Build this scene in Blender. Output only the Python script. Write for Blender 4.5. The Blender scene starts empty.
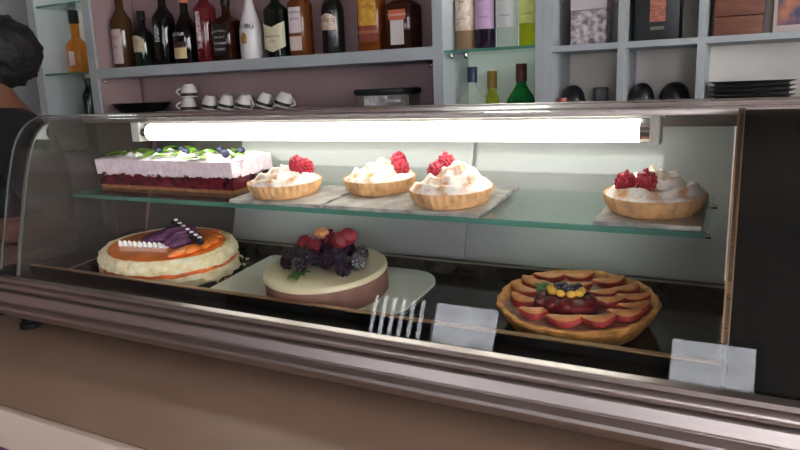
import bpy, bmesh, math, random
from mathutils import Matrix, Vector, noise
PI = math.pi
random.seed(7)
S = bpy.context.scene
C = S.collection
EYE = 1.44                      # camera height above the floor; counter top is at 1.08
CT = 1.08

# ---------------------------------------------------------------- camera, light, exposure
cam = bpy.data.cameras.new('camera'); camo = bpy.data.objects.new('camera', cam); C.objects.link(camo)
cam.sensor_width = 36; cam.lens = 36 * 662 / 800; cam.clip_start = 0.02
R = Matrix(((0.8855, 0.0626, -0.4605), (0.4634, -0.1928, 0.8649), (-0.0346, -0.9792, -0.1997)))
M = Matrix.Identity(4)
for i in range(3):
    M[i][0] = R[i][0]; M[i][1] = -R[i][1]; M[i][2] = -R[i][2]
M[2][3] = EYE
camo.matrix_world = M
S.camera = camo
S.view_settings.view_transform = 'Standard'; S.view_settings.look = 'None'
S.view_settings.gamma = 1; S.view_settings.use_curve_mapping = False
S.view_settings.exposure = 0.0
S.cycles.use_denoising = True
S.cycles.max_bounces = 10; S.cycles.transparent_max_bounces = 24
S.cycles.sample_clamp_indirect = 6

W = bpy.data.worlds.new('sky'); S.world = W; W.use_nodes = True
nt = W.node_tree; bg = nt.nodes['Background']
bg.inputs[0].default_value = (1.0, 0.97, 0.94, 1); bg.inputs[1].default_value = 15.0

def area(name, loc, rot, sx, sy, power, col, portal=False):
    l = bpy.data.lights.new(name, 'AREA'); l.shape = 'RECTANGLE'; l.size = sx; l.size_y = sy
    l.energy = power; l.color = col
    if portal: l.cycles.is_portal = True
    o = bpy.data.objects.new(name, l); C.objects.link(o); o.location = loc; o.rotation_euler = rot
    return o
sun = bpy.data.lights.new('sun', 'SUN'); sun.energy = 22; sun.angle = 0.01
suno = bpy.data.objects.new('sun', sun); C.objects.link(suno)
suno.rotation_euler = Vector((0.3, -1.0, -0.85)).to_track_quat('-Z', 'Y').to_euler()

YF, YB, XL, XR, ZC = -3.5, 1.96, -4.2, 2.6, 2.75
WIN = [(-2.75, -1.55, 0.9, 1.80), (-0.43, 0.17, 0.9, 1.76), (0.75, 2.4, 0.12, 2.5)]   # front wall openings x0 x1 z0 z1
WR = (-2.6, 0.9, 0.9, 2.3)                                                          # right wall opening y0 y1 z0 z1
for (x0, x1, z0, z1) in WIN:
    area('window_daylight', ((x0+x1)/2, YF-0.06, (z0+z1)/2), (PI/2, 0, 0), x1-x0, z1-z0, 1, (1, 1, 1), True)
area('window_daylight', (XR+0.06, (WR[0]+WR[1])/2, (WR[2]+WR[3])/2), (PI/2, 0, PI/2), WR[1]-WR[0], WR[3]-WR[2], 1, (1, 1, 1), True)

# ---------------------------------------------------------------- materials
def lin(c):
    return tuple(((v/255)/12.92 if v/255 <= 0.04045 else ((v/255+0.055)/1.055)**2.4) for v in c) + (1,)
MATS = {}
def mat(name, rgb, rough=0.5, metal=0.0, spec=0.5, noise_amt=0.0, noise_scale=30, bump=0.0, bump_scale=60, stretch=None, coat=0.0, sss=0.0, rgb2=None, emit=None):
    if name in MATS: return MATS[name]
    m = bpy.data.materials.new(name); m.use_nodes = True
    n = m.node_tree.nodes; l = m.node_tree.links; b = n['Principled BSDF']
    b.inputs['Base Color'].default_value = lin(rgb); b.inputs['Roughness'].default_value = rough
    b.inputs['Metallic'].default_value = metal; b.inputs['Specular IOR Level'].default_value = spec
    b.inputs['Coat Weight'].default_value = coat
    if sss: b.inputs['Subsurface Weight'].default_value = sss; b.inputs['Subsurface Radius'].default_value = (0.006, 0.003, 0.002); b.inputs['Subsurface Scale'].default_value = 0.5
    tc = n.new('ShaderNodeTexCoord'); src = tc.outputs['Object']
    if stretch:
        mp = n.new('ShaderNodeMapping'); mp.inputs['Scale'].default_value = stretch; l.new(src, mp.inputs[0]); src = mp.outputs[0]
    if noise_amt or rgb2:
        t = n.new('ShaderNodeTexNoise'); t.inputs['Scale'].default_value = noise_scale; t.inputs['Detail'].default_value = 4
        l.new(src, t.inputs['Vector'])
        r = n.new('ShaderNodeValToRGB')
        c = lin(rgb)
        c2 = lin(rgb2) if rgb2 else tuple(min(1, v*(1+noise_amt)) for v in c[:3]) + (1,)
        c1 = c if rgb2 else tuple(v*(1-noise_amt) for v in c[:3]) + (1,)
        r.color_ramp.elements[0].color = c1; r.color_ramp.elements[1].color = c2
        r.color_ramp.elements[0].position = 0.35; r.color_ramp.elements[1].position = 0.65
        l.new(t.outputs['Fac'], r.inputs[0]); l.new(r.outputs[0], b.inputs['Base Color'])
    if bump:
        t = n.new('ShaderNodeTexNoise'); t.inputs['Scale'].default_value = bump_scale; t.inputs['Detail'].default_value = 5
        l.new(src, t.inputs['Vector'])
        bp = n.new('ShaderNodeBump'); bp.inputs['Strength'].default_value = bump; bp.inputs['Distance'].default_value = 0.004
        l.new(t.outputs['Fac'], bp.inputs['Height']); l.new(bp.outputs[0], b.inputs['Normal'])
    if emit:
        b.inputs['Emission Color'].default_value = lin(emit[0]); b.inputs['Emission Strength'].default_value = emit[1]
    MATS[name] = m
    return m

def glass(name, tint=(1, 1, 1), f0=0.04, rough=0.0, body=None, body_amt=0.0):
    """thin architectural glass: clear tinted pass-through plus an angle dependent mirror"""
    if name in MATS: return MATS[name]
    m = bpy.data.materials.new(name); m.use_nodes = True
    n = m.node_tree.nodes; l = m.node_tree.links; n.remove(n['Principled BSDF'])
    out = n['Material Output']
    tr = n.new('ShaderNodeBsdfTransparent'); tr.inputs[0].default_value = tint + (1,)
    base = tr.outputs[0]
    if body:
        d = n.new('ShaderNodeBsdfDiffuse'); d.inputs[0].default_value = lin(body)
        mx0 = n.new('ShaderNodeMixShader'); mx0.inputs[0].default_value = body_amt
        l.new(base, mx0.inputs[1]); l.new(d.outputs[0], mx0.inputs[2]); base = mx0.outputs[0]
    g = n.new('ShaderNodeBsdfGlossy'); g.inputs['Roughness'].default_value = rough
    lw = n.new('ShaderNodeLayerWeight'); lw.inputs['Blend'].default_value = 0.5
    p = n.new('ShaderNodeMath'); p.operation = 'POWER'; p.inputs[1].default_value = 5; l.new(lw.outputs['Facing'], p.inputs[0])
    q = n.new('ShaderNodeMath'); q.operation = 'MULTIPLY_ADD'; q.inputs[1].default_value = 1-f0; q.inputs[2].default_value = f0
    l.new(p.outputs[0], q.inputs[0])
    mx = n.new('ShaderNodeMixShader'); l.new(q.outputs[0], mx.inputs[0]); l.new(base, mx.inputs[1]); l.new(g.outputs[0], mx.inputs[2])
    l.new(mx.outputs[0], out.inputs[0])
    MATS[name] = m
    return m

STEEL = mat('brushed_steel', (196, 184, 180), 0.36, 1.0, noise_amt=0.05, noise_scale=20, stretch=(0.4, 40, 40))
CHROME = mat('chrome', (200, 200, 200), 0.15, 1.0)
ALU = mat('aluminium_trim', (150, 140, 122), 0.4, 0.8)
BRASS = mat('bronze_trim', (150, 118, 84), 0.35, 0.7)
BLACK = mat('black_plastic', (16, 16, 17), 0.45, spec=.2)
BLACKG = mat('black_gloss', (9, 10, 11), 0.2, spec=.15)
DECK = mat('black_deck', (44, 42, 40), 0.14, noise_amt=0.5, noise_scale=60)
GLASS = glass('case_glass', f0=.032)
ENDG = glass('grey_end_glass', (0.58, 0.57, 0.55), 0.04, body=(104, 100, 94), body_amt=.28)  # grey tint with some grey body mixed in
SHELFG = glass('shelf_glass', (0.90, 0.97, 0.94), 0.04)
EDGEG = glass('shelf_glass_edge', (0.40, 0.68, 0.60), 0.05, body=(92, 150, 136), body_amt=0.5)
PANE = glass('window_glass', (0.97, 0.98, 0.98))
SLATE = mat('slate', (164, 160, 154), 0.42, noise_amt=0.35, noise_scale=40, bump=0.4, bump_scale=90)
WHITEC = mat('white_ceramic', (214, 208, 206), 0.2)

# ---------------------------------------------------------------- mesh helpers
class MB:
    def __init__(s): s.bm = bmesh.new(); s.mi = 0
    def faces_from(s, grid, closed_u=True, closed_v=False, flip=False):
        nu = len(grid[0]); nv = len(grid); bm = s.bm
        vs = [[bm.verts.new(p) for p in row] for row in grid]
        for j in range(nv if closed_v else nv-1):
            for i in range(nu if closed_u else nu-1):
                a, b, c, d = vs[j][i], vs[j][(i+1) % nu], vs[(j+1) % nv][(i+1) % nu], vs[(j+1) % nv][i]
                f = bm.faces.new((a, d, c, b) if flip else (a, b, c, d)); f.material_index = s.mi
        return vs
    def cap(s, ring, flip=False):
        f = s.bm.faces.new(list(reversed(ring)) if flip else ring); f.material_index = s.mi
    def box(s, x0, x1, y0, y1, z0, z1, bev=0.0):
        r = bmesh.ops.create_cube(s.bm, size=1)
        for v in r['verts']:
            v.co = Vector(((x0+x1)/2 + v.co.x*(x1-x0), (y0+y1)/2 + v.co.y*(y1-y0), (z0+z1)/2 + v.co.z*(z1-z0)))
        fs = {f for v in r['verts'] for f in v.link_faces}
        for f in fs: f.material_index = s.mi
        if bev:
            es = list({e for v in r['verts'] for e in v.link_edges})
            rr = bmesh.ops.bevel(s.bm, geom=es, offset=bev, segments=2, profile=0.5, affect='EDGES')
            for f in rr['faces']: f.material_index = s.mi
        return s
    def lathe(s, prof, x=0, y=0, z=0, seg=32, rx=1, ry=1, n=2, rad=None, cap0=True, cap1=True):
        grid = []
        for (r, h) in prof:
            row = []
            for i in range(seg):
                t = 2*PI*i/seg; px, py = sup(t, n)
                k = rad(t, h) if rad else 1
                row.append((x + r*rx*px*k, y + r*ry*py*k, z + h))
            grid.append(row)
        vs = s.faces_from(grid)
        if cap0: s.cap(vs[0], True)
        if cap1: s.cap(vs[-1])
        return s
    def tube(s, pts, r, seg=8):
        pts = [Vector(p) for p in pts]; rings = []
        for i, p in enumerate(pts):
            d = (pts[min(i+1, len(pts)-1)] - pts[max(i-1, 0)]).normalized()
            a = d.orthogonal().normalized()
            if rings: 
                a = (prev - d*prev.dot(d)).normalized()
            prev = a; b = d.cross(a)
            rr = r[i] if isinstance(r, (list, tuple)) else r
            rings.append([p + (a*math.cos(2*PI*k/seg) + b*math.sin(2*PI*k/seg))*rr for k in range(seg)])
        vs = s.faces_from(rings); s.cap(vs[0], True); s.cap(vs[-1]); return s
    def ball(s, c, r, sub=2, sc=(1, 1, 1), rot=None):
        q = bmesh.ops.create_icosphere(s.bm, subdivisions=sub, radius=r)
        for v in q['verts']:
            w = Vector((v.co.x*sc[0], v.co.y*sc[1], v.co.z*sc[2]))
            if rot: w = rot @ w
            v.co = w + Vector(c)
        for f in {f for v in q['verts'] for f in v.link_faces}: f.material_index = s.mi
        return s
    def prism_x(s, prof, x0, x1):     # (y,z) outline extruded along x
        a = [s.bm.verts.new((x0, y, z)) for y, z in prof]; b = [s.bm.verts.new((x1, y, z)) for y, z in prof]
        n = len(prof)
        for i in range(n):
            f = s.bm.faces.new((a[i], a[(i+1) % n], b[(i+1) % n], b[i])); f.material_index = s.mi
        s.cap(list(reversed(a))); s.cap(b); return s
    def build(s, name, mats, parent=None, smooth=40, loc=None, rot=None):
        bmesh.ops.recalc_face_normals(s.bm, faces=s.bm.faces[:])
        me = bpy.data.meshes.new(name); s.bm.to_mesh(me); s.bm.free()
        for m in (mats if isinstance(mats, (list, tuple)) else [mats]): me.materials.append(m)
        if smooth:
            me.polygons.foreach_set('use_smooth', [True]*len(me.polygons))
            me.set_sharp_from_angle(angle=math.radians(smooth))
        o = bpy.data.objects.new(name, me); C.objects.link(o)
        if parent is not None: o.parent = parent
        if loc is not None: o.location = loc
        if rot is not None: o.rotation_euler = rot
        return o
def sup(t, n):
    c, s_ = math.cos(t), math.sin(t)
    if n == 2: return c, s_
    k = (abs(c)**n + abs(s_)**n)**(-1/n)
    return c*k, s_*k
def thing(name, label, cat, loc=(0, 0, 0), rot=(0, 0, 0), group=None):
    o = bpy.data.objects.new(name, None); C.objects.link(o); o.empty_display_size = 0.05
    o.location = loc; o.rotation_euler = rot
    return tag(o, label, cat, group)
def tag(o, label, cat, group=None):
    o['label'] = label; o['category'] = cat
    if group: o['group'] = group
    return o
def struct(o):
    o['kind'] = 'structure'; return o
def dup(root, label=None):
    r = root.copy(); C.objects.link(r)
    if label: r['label'] = label
    for ch in list(root.children):
        c = ch.copy(); C.objects.link(c); c.parent = r
        for g in list(ch.children):
            d = g.copy(); C.objects.link(d); d.parent = c
    return r
def bx(name, m, x0, x1, y0, y1, z0, z1, parent=None, bev=0.0):
    return MB().box(x0, x1, y0, y1, z0, z1, bev).build(name, m, parent)
def E(z): return EYE + z        # height relative to eye level

# ---------------------------------------------------------------- room
PLASTER = mat('plaster', (196, 188, 182), 0.9, noise_amt=0.04, noise_scale=6)
MAUVE = mat('mauve_plaster', (156, 130, 132), 0.9, noise_amt=0.06, noise_scale=5)
DARKW = mat('dark_wall', (104, 90, 82), 0.8, noise_amt=0.15, noise_scale=8)
struct(bx('floor', mat('floor_tiles', (92, 80, 72), 0.4, noise_amt=0.15, noise_scale=4), XL-0.1, XR+0.1, YF-0.1, YB+0.1, -0.1, 0))
struct(bx('ceiling', mat('ceiling_paint', (120, 108, 100), 0.9), XL-0.1, XR+0.1, YF-0.1, YB+0.1, ZC, ZC+0.1))
struct(bx('wall_back', MAUVE, XL-0.1, XR+0.1, YB, YB+0.1, 0, ZC))
struct(bx('wall_left', MAUVE, XL-0.1, XL, YF, YB, 0, ZC))
w = MB()
w.mi = 1
xs = [XL] + [v for q in WIN for v in (q[0], q[1])] + [XR]
for i in range(0, len(xs), 2): w.box(xs[i], xs[i+1], YF-0.1, YF, 0, ZC)
for (x0, x1, z0, z1) in WIN: w.box(x0, x1, YF-0.1, YF, 0, z0); w.box(x0, x1, YF-0.1, YF, z1, ZC)
struct(w.build('wall_front', [PLASTER, DARKW], smooth=0))
w = MB()
w.box(XR, XR+0.1, YF, WR[0], 0, ZC); w.box(XR, XR+0.1, WR[1], YB, 0, ZC)
w.box(XR, XR+0.1, WR[0], WR[1], 0, WR[2]); w.box(XR, XR+0.1, WR[0], WR[1], WR[3], ZC)
struct(w.build('wall_right', PLASTER, smooth=0))
FRAME = mat('window_frame', (60, 52, 46), 0.5)
def window(n, horizontal, a0, a1, z0, z1, at, mull):
    f = MB(); t = 0.05
    segs = [(a0, a1, z0, z0+t), (a0, a1, z1-t, z1), (a0, a0+t, z0+t, z1-t), (a1-t, a1, z0+t, z1-t)]
    for k in range(1, mull): 
        c = a0 + (a1-a0)*k/mull; segs.append((c-0.02, c+0.02, z0+t, z1-t))
    for (p, q, zz0, zz1) in segs:
        if horizontal: f.box(p, q, at-0.08, at-0.02, zz0, zz1)
        else: f.box(at+0.02, at+0.08, p, q, zz0, zz1)
    o = struct(f.build('window_%d' % n, FRAME, smooth=0))
    g = MB()
    if horizontal: g.box(a0+t, a1-t, at-0.052, at-0.048, z0+t, z1-t)
    else: g.box(at+0.048, at+0.052, a0+t, a1-t, z0+t, z1-t)
    g.build('pane', PANE, o, smooth=0)
for i, q in enumerate(WIN): window(i+1, True, q[0], q[1], q[2], q[3], YF, 2 if i != 1 else 1)
window(4, False, WR[0], WR[1], WR[2], WR[3], XR, 3)
# vertical blind hanging in the first window (seen only as stripes mirrored in the glass)
bl = MB()
for k in range(7): bl.box(-2.70+k*0.085, -2.655+k*0.085, YF+0.01, YF+0.02, 0.92, 1.80)
bl.box(-2.74, -1.56, YF+0.005, YF+0.04, 1.80, 1.84)
tag(bl.build('vertical_blind', mat('blind_fabric', (60, 66, 84), 0.8)), 'slatted vertical blind half drawn across the street window', 'blind')
struct(bx('ground_outside', mat('pavement', (170, 168, 165), 0.9), -16, 16, -12, YF-0.1, -0.12, -0.02))
fa = MB(); fa.box(-16, 16, -9.6, -9.0, 0, 7)
struct(fa.build('exterior_facade', mat('facade', (190, 192, 200), 0.9, noise_amt=0.45, noise_scale=2.6)))

# ---------------------------------------------------------------- bar counter
WORKTOP = mat('brown_worktop', (140, 114, 98), 0.45, noise_amt=0.05, noise_scale=12)
bc = thing('bar_counter', 'long brown bar counter with thick front edge painted in a lit tone and purple front below', 'counter', (-0.9, 0.75, 0))
def rel(mb, root): 
    for v in mb.bm.verts: v.co -= Vector(root.location)
    return mb
rel(MB().box(-3.2, 1.4, 0.434, 1.02, CT-0.055, CT, 0.004), bc).build('worktop', WORKTOP, bc)
rel(MB().box(-3.2, 1.4, 0.424, 0.434, CT-0.054, CT-0.001, 0.003), bc).build('lit_edge_band', mat('lit_edge_tone', (188, 168, 156), 0.5), bc)  # front face of the worktop, window light put into its paler colour
rel(MB().box(-3.2, 1.4, 0.46, 0.50, 0.0, CT-0.055), bc).build('front_panel', mat('purple_panel', (96, 44, 84), 0.5), bc)
rel(MB().box(-3.2, 1.4, 0.50, 0.98, 0.0, CT-0.055), bc).build('body', mat('counter_body', (70, 58, 52), 0.6), bc)

# ---------------------------------------------------------------- display case
X0, X1, XD = -1.06, 0.32, -0.006        # left glass edge, right end, partition
PROF = [(.610, -.269), (.619, -.230), (.630, -.187), (.6374, -.155), (.646, -.121), (.656, -.089), (.661, -.074), (.669, -.0575), (.6785, -.0435), (.688, -.0345), (.700, -.027), (.714, -.0220), (.732, -.0205), (.755, -.022), (.785, -.0265)]
dc = thing('cake_display_case', 'countertop cake display case with curved glass front and brushed steel base', 'display case', (-0.5, 0.76, CT))
def part(mb, name, m, parent=None, smooth=40):
    return rel(mb, dc).build(name, m, parent or dc, smooth)
def offs(prof, d):
    out = []
    for i, p in enumerate(prof):
        a = Vector(prof[max(0, i-1)]); b = Vector(prof[min(len(prof)-1, i+1)]); t = (b-a).normalized()
        nn = Vector((t.y, -t.x)); out.append((p[0]+nn.x*d, p[1]+nn.y*d))
    return out
inner = offs(PROF, 0.005)
def ez(prof): return [(y, EYE+z) for y, z in prof]
part(MB().prism_x(ez(PROF + inner[::-1]), X0, X1), 'front_glass', GLASS)
# polished left edge of the glass
part(MB().prism_x(ez(offs(PROF, .001) + offs(PROF, .0034)[::-1]), X0-0.0025, X0-0.0002), 'glass_edge', mat('polished_glass_edge', (92, 98, 92), 0.3))
back = [(.865, -.262), (.925, -.05)]
# end cheek glass
side_in = offs(PROF, 0.007)
cheek = side_in + [(.93, -.03), (.87, -.262)]
part(MB().prism_x(ez(cheek), -1.028, -1.023), 'end_glass', ENDG, smooth=0)
part(MB().prism_x(ez(offs(PROF, 0.0065) + offs(PROF, 0.0090)[::-1]), -1.0285, -1.0225), 'end_glass_edge', mat('polished_glass_edge', (92, 98, 92), 0.3))
# steel base
bead = [(.602 - .0058*math.cos(a), -.2835 + .0058*math.sin(a)) for a in [math.radians(80-20*k) for k in range(9)]]
base = [(.645, -.2695), (.602, -.2695), (.600, -.2705), (.600, -.2755), (.6055, -.2770)] + bead + [(.6055, -.2905), (.598, -.2915), (.5965, -.293), (.594, -.305), (.595, -.3075), (.599, -.3088), (.599, -.3105), (.594, -.3118), (.5895, -.3145), (.588, -.318), (.5895, -.3225), (.595, -.3275), (.601, -.3335), (.61, -.335), (.93, -.335), (.93, -.29), (.645, -.29)]
part(MB().prism_x(ez(base), X0+0.008, X1), 'base', STEEL, smooth=30)
capb = [(.612, -.262), (.602, -.2685), (.596, -.285), (.59, -.31), (.586, -.318), (.592, -.332), (.61, -.338), (.94, -.338), (.94, -.262)]
part(MB().prism_x(ez(capb), X0-0.016, X0+0.008), 'end_cap', BLACK)
for (fx, fy) in ((-1.028, .628), (-1.028, .89), (0.27, .632), (0.27, .89)):
    part(MB().lathe([(.016, 0), (.016, .008), (.012, .010), (.012, .0265)], fx, fy, CT, 16), 'foot', BLACK)
# black band under the glass and tilted display deck
part(MB().box(X0+0.01, X1, .640, .6445, E(-.289), E(-.2585)), 'front_rim', BLACKG)
part(MB().box(X0+0.012, XD-0.004, .6390, .6470, E(-.2585), E(-.2570)), 'rim_trim', BRASS)
part(MB().box(X0+0.01, X1, .613, .640, E(-.2697), E(-.2690)), 'glass_channel', BLACKG)
TD = math.radians(6); DY, DZ = .645, -.284
def deck_pt(x, s, h=0): return (x, DY + s*math.cos(TD) - h*math.sin(TD), EYE + DZ + s*math.sin(TD) + h*math.cos(TD))
TS = math.radians(4); SY, SZ = .73, -.154
def shelf_pt(x, s, h=0): return (x, SY + s*math.cos(TS) - h*math.sin(TS), EYE + SZ + s*math.sin(TS) + h*math.cos(TS))
def slab_on(fn, x0, x1, s0, s1, h0, h1):
    mb = MB()
    g = [[fn(x0, s, h) for (s, h) in ((s0, h0), (s1, h0), (s1, h1), (s0, h1))], [fn(x1, s, h) for (s, h) in ((s0, h0), (s1, h0), (s1, h1), (s0, h1))]]
    vs = mb.faces_from(g); mb.cap(vs[0], True); mb.cap(vs[1]); return mb
part(slab_on(deck_pt, -0.955, XD-.006, 0.0, .205, -.004, 0.0), 'deck', DECK, smooth=0)
part(slab_on(deck_pt, X0+.02, -0.955, 0.0, .205, .012, .016), 'deck_ledge', DECK, smooth=0)
for (a, b, c, d, nm) in ((-.958, -.9545, 0, .205, 'deck_side_trim'), (-.958, XD-.006, .203, .2065, 'deck_back_trim')):
    part(slab_on(deck_pt, a, b, c, d, -.004, .018), nm, DECK, smooth=0)
part(slab_on(deck_pt, -.958, XD-.006, .203, .2065, .0182, .0200), 'deck_back_strip', ALU, smooth=0)
part(slab_on(deck_pt, -.958, -.9545, 0, .205, .0182, .0195), 'deck_side_strip', ALU, smooth=0)
part(slab_on(deck_pt, X0+.02, XD-.006, .2065, .222, -.004, .0165), 'door_track', mat('grey_track', (44, 44, 44), 0.4, 0.5), smooth=0)
# back doors, milky, leaning outwards towards the top
MILK = glass('milky_door', (0.50, 0.51, 0.50), 0.04, body=(178, 180, 178), body_amt=0.72)
CLEARD = glass('grey_pane', (0.32, 0.31, 0.30), 0.04, body=(104, 100, 94), body_amt=.75)  # dark grey tint, mostly grey body
def lean(z, o=0): k = (z+.262)/(.212); return .866 + .06*k + o
def door(x0, x1, o, m, name):
    mb = MB(); g = []
    for x in (x0, x1): g.append([(x, lean(z, o)+dy, EYE+z) for z, dy in ((-.250, 0), (-.250, .004), (-.052, .004), (-.052, 0))])
    vs = mb.faces_from(g); mb.cap(vs[0], True); mb.cap(vs[1]); return part(mb, name, m, smooth=0)
door(-.80, -.36, 0.0, MILK, 'sliding_door'); door(-.40, XD-.012, .008, MILK, 'sliding_door')
door(-1.02, -.79, .008, CLEARD, 'fixed_back_pane')
part(MB().box(X0+.03, XD-.006, lean(-.05)-.006, lean(-.05)+.02, E(-.058), E(-.0345)), 'door_head_rail', mat('bronze_rail', (62, 52, 46), 0.4, 0.5))
# top
RAIL = mat('satin_steel', (214, 202, 198), 0.42, 1.0)
part(MB().box(X0+.03, X1, .776, .945, E(-.0345), E(-.0275), .002), 'top_panel', RAIL)
part(MB().box(X0+.03, X1, .770, .777, E(-.037), E(-.0295), .001), 'top_front_strip', RAIL)
part(MB().tube([(X0+.03, .943, E(-.0305)), (X1, .943, E(-.0305))], .006, 12), 'top_back_rail', RAIL)
# lamp
lt = part(MB().tube([(-.895, .80, E(-.0550)), (-.1105, .80, E(-.0550))], .0132, 20), 'lamp_tube', mat('lamp_white', (255, 255, 250), 0.4, emit=((250, 255, 246), 9.0)))
for (xa, xb) in ((-.907, -.8945), (-.111, -.0995)):
    rel(MB().tube([(xa, .80, E(-.0550)), (xb, .80, E(-.0550))], .0135, 16), dc).build('tube_cap', CHROME, lt)
for (xa, xb) in ((-.925, -.906), (-.1000, -.0890)):
    part(MB().box(xa, xb, .785, .815, E(-.070), E(-.0345), .002), 'lamp_holder', mat('lamp_holder_white', (205, 205, 198), 0.4))
part(MB().box(-.93, -.084, .79, .83, E(-.0405), E(-.0346)), 'lamp_batten', mat('lamp_holder_white', (205, 205, 198), 0.4))
# glass shelf with green edge and pegs
sh = part(slab_on(shelf_pt, -1.018, -.034, .0035, .165, -.006, 0.0), 'glass_shelf', SHELFG, smooth=0)
rel(slab_on(shelf_pt, -1.018, -.034, 0.0, .0035, -.0065, 0.0), dc).build('shelf_edge', EDGEG, sh, smooth=0)
rel(slab_on(shelf_pt, -1.0215, -1.018, 0.0, .165, -.0065, 0.0), dc).build('shelf_edge', EDGEG, sh, smooth=0)
for x in (-1.012, -.04):
    for s in (.02, .15): part(MB().tube([shelf_pt(x-.012, s, -.0095), shelf_pt(x+.01, s, -.0095)], .003), 'shelf_peg', CHROME)
# partition and compressor housing
pr = offs(PROF, .0075)
part(MB().prism_x(ez(pr + [(.93, -.03), (.87, -.262)]), XD-.004, XD-.0005), 'partition', mat('black_partition', (34, 33, 32), 0.35), smooth=0)
part(MB().prism_x(ez(pr[1:-2] + offs(PROF, .0125)[1:-2][::-1]), XD-.0058, XD+.0005), 'partition_trim', BRASS)
part(MB().prism_x(ez(offs(PROF, .0095) + [(.94, -.03), (.94, -.262)]), XD, X1-.002), 'compressor_housing', mat('black_housing', (13, 13, 13), 0.6, spec=.08), smooth=30)

# ---------------------------------------------------------------- slates and boards in the case
def slate(x0, x1, s0, s1, label, seed):
    random.seed(seed); mb = MB(); n = 14; pts = []
    for k in range(n): pts.append((x0+(x1-x0)*k/n, s0))
    for k in range(n): pts.append((x1, s0+(s1-s0)*k/n))
    for k in range(n): pts.append((x1-(x1-x0)*k/n, s1))
    for k in range(n): pts.append((x0, s1-(s1-s0)*k/n))
    pts = [(p+random.uniform(-.0012, .0012), q+random.uniform(-.0012, .0012)) for p, q in pts]
    cx, cs = (x0+x1)/2, (s0+s1)/2
    g = [[(p-cx, q-cs, 0.0) for p, q in pts], [((p-cx)*1.004, (q-cs)*1.004, .0025) for p, q in pts], [((p-cx)*.995, (q-cs)*.995, .005) for p, q in pts]]
    vs = mb.faces_from(g); mb.cap(vs[0], True); mb.cap(vs[-1])
    o = mb.build('slate_board', SLATE, smooth=0, loc=shelf_pt(cx, cs, .0002), rot=(TS, 0, 0))
    return tag(o, label, 'slate board', 'slates on the glass shelf')
slate(-.672, -.512, .002, .118, 'grey slate under the meringue tart beside the tall layered slab', 1)
slate(-.505, -.283, .001, .158, 'widest grey slate, holding two raspberry meringue tarts', 2)
slate(-.148, -.040, .003, .130, 'small grey slate under the lone tart at right of glass shelf', 3)
# white cake board
mb = MB(); ring = []
x0, x1, s0, s1 = -.690, -.375, .040, .198
for (cx, cs, a0, r) in ((x1-.05, s1-.05, 0, .05), (x0+.01, s1-.01, 90, .01), (x0+.01, s0+.01, 180, .01), (x1-.04, s0+.04, 270, .04)):
    for k in range(9):
        a = math.radians(a0+k*11.25); ring.append((cx+r*math.cos(a), cs+r*math.sin(a)))
vs = mb.faces_from([[(p+.53, q-.12, 0) for p, q in ring], [(p+.53, q-.12, .003) for p, q in ring]]); mb.cap(vs[0], True); mb.cap(vs[1])
tag(mb.build('cake_board', mat('white_board', (226, 232, 220), 0.45), loc=deck_pt(-.53, .12, .0004), rot=(TD, 0, 0), smooth=0), 'white board with rounded corners under the cream cake on the deck', 'cake board')

# ---------------------------------------------------------------- pastry kit
CRUST = mat('tart_crust', (214, 166, 116), 0.75, noise_amt=0.22, noise_scale=70, bump=0.4, bump_scale=160)
MERINGUE = mat('meringue', (240, 226, 208), 0.6, rgb2=(252, 247, 240), noise_scale=60, bump=0.35, bump_scale=180, sss=0.1)
RASP_SHADED = mat('raspberry_shaded', (112, 22, 36), 0.35, noise_amt=0.25, noise_scale=200)  # raspberry red for the lower deck, shade there put into the colour
RASP = mat('raspberry_red', (178, 42, 62), 0.4, noise_amt=0.2, noise_scale=200, sss=0.1)
BLACKB = mat('blackberry_dark', (34, 22, 38), 0.22, noise_amt=0.4, noise_scale=160)
BLUEB = mat('blueberry', (38, 42, 70), 0.45, noise_amt=0.3, noise_scale=120)
LEAF = mat('mint_leaf', (122, 172, 56), 0.5, noise_amt=0.25, noise_scale=120)
def drupe(mb, c, r, h, n_rings=6, d=.0030, rot=None):
    for j in range(n_rings):
        t = j/(n_rings-1); z = -h/2 + h*t; rr = r*math.sqrt(max(0.02, 1-(2*t-1)**2*0.9)) * (1.05-0.25*t)
        n = max(1, int(2*PI*rr/(d*1.75)))
        for k in range(n):
            a = 2*PI*(k+0.5*(j % 2))/n; p = Vector((rr*math.cos(a), rr*math.sin(a), z))
            if rot: p = rot @ p
            mb.ball(Vector(c)+p, d*random.uniform(.9, 1.1), 1)
    mb.ball(c, 1, 2, (r*.95, r*.95, h*.51), rot)
    return mb
def berry_obj(name, m, r, h, d, loc, rot, parent):
    return drupe(MB(), (0, 0, 0), r, h, 6, d).build(name, m, parent, loc=loc, rot=rot)
def leaf(mb, c, ln, wd, yaw, pitch=.25, curl=.3):
    g = []
    for i in range(7):
        t = i/6; wv = wd*math.sin(PI*min(1, t*0.92+.06))**.8
        row = []
        for k in (-1, -.5, 0, .5, 1):
            p = Vector((t*ln, k*wv, abs(k)*wv*.35 + ln*(pitch*t - curl*t*t)))
            row.append(Matrix.Rotation(yaw, 3, 'Z') @ p + Vector(c))
        g.append(row)
    mb.faces_from(g, closed_u=False); return mb

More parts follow.
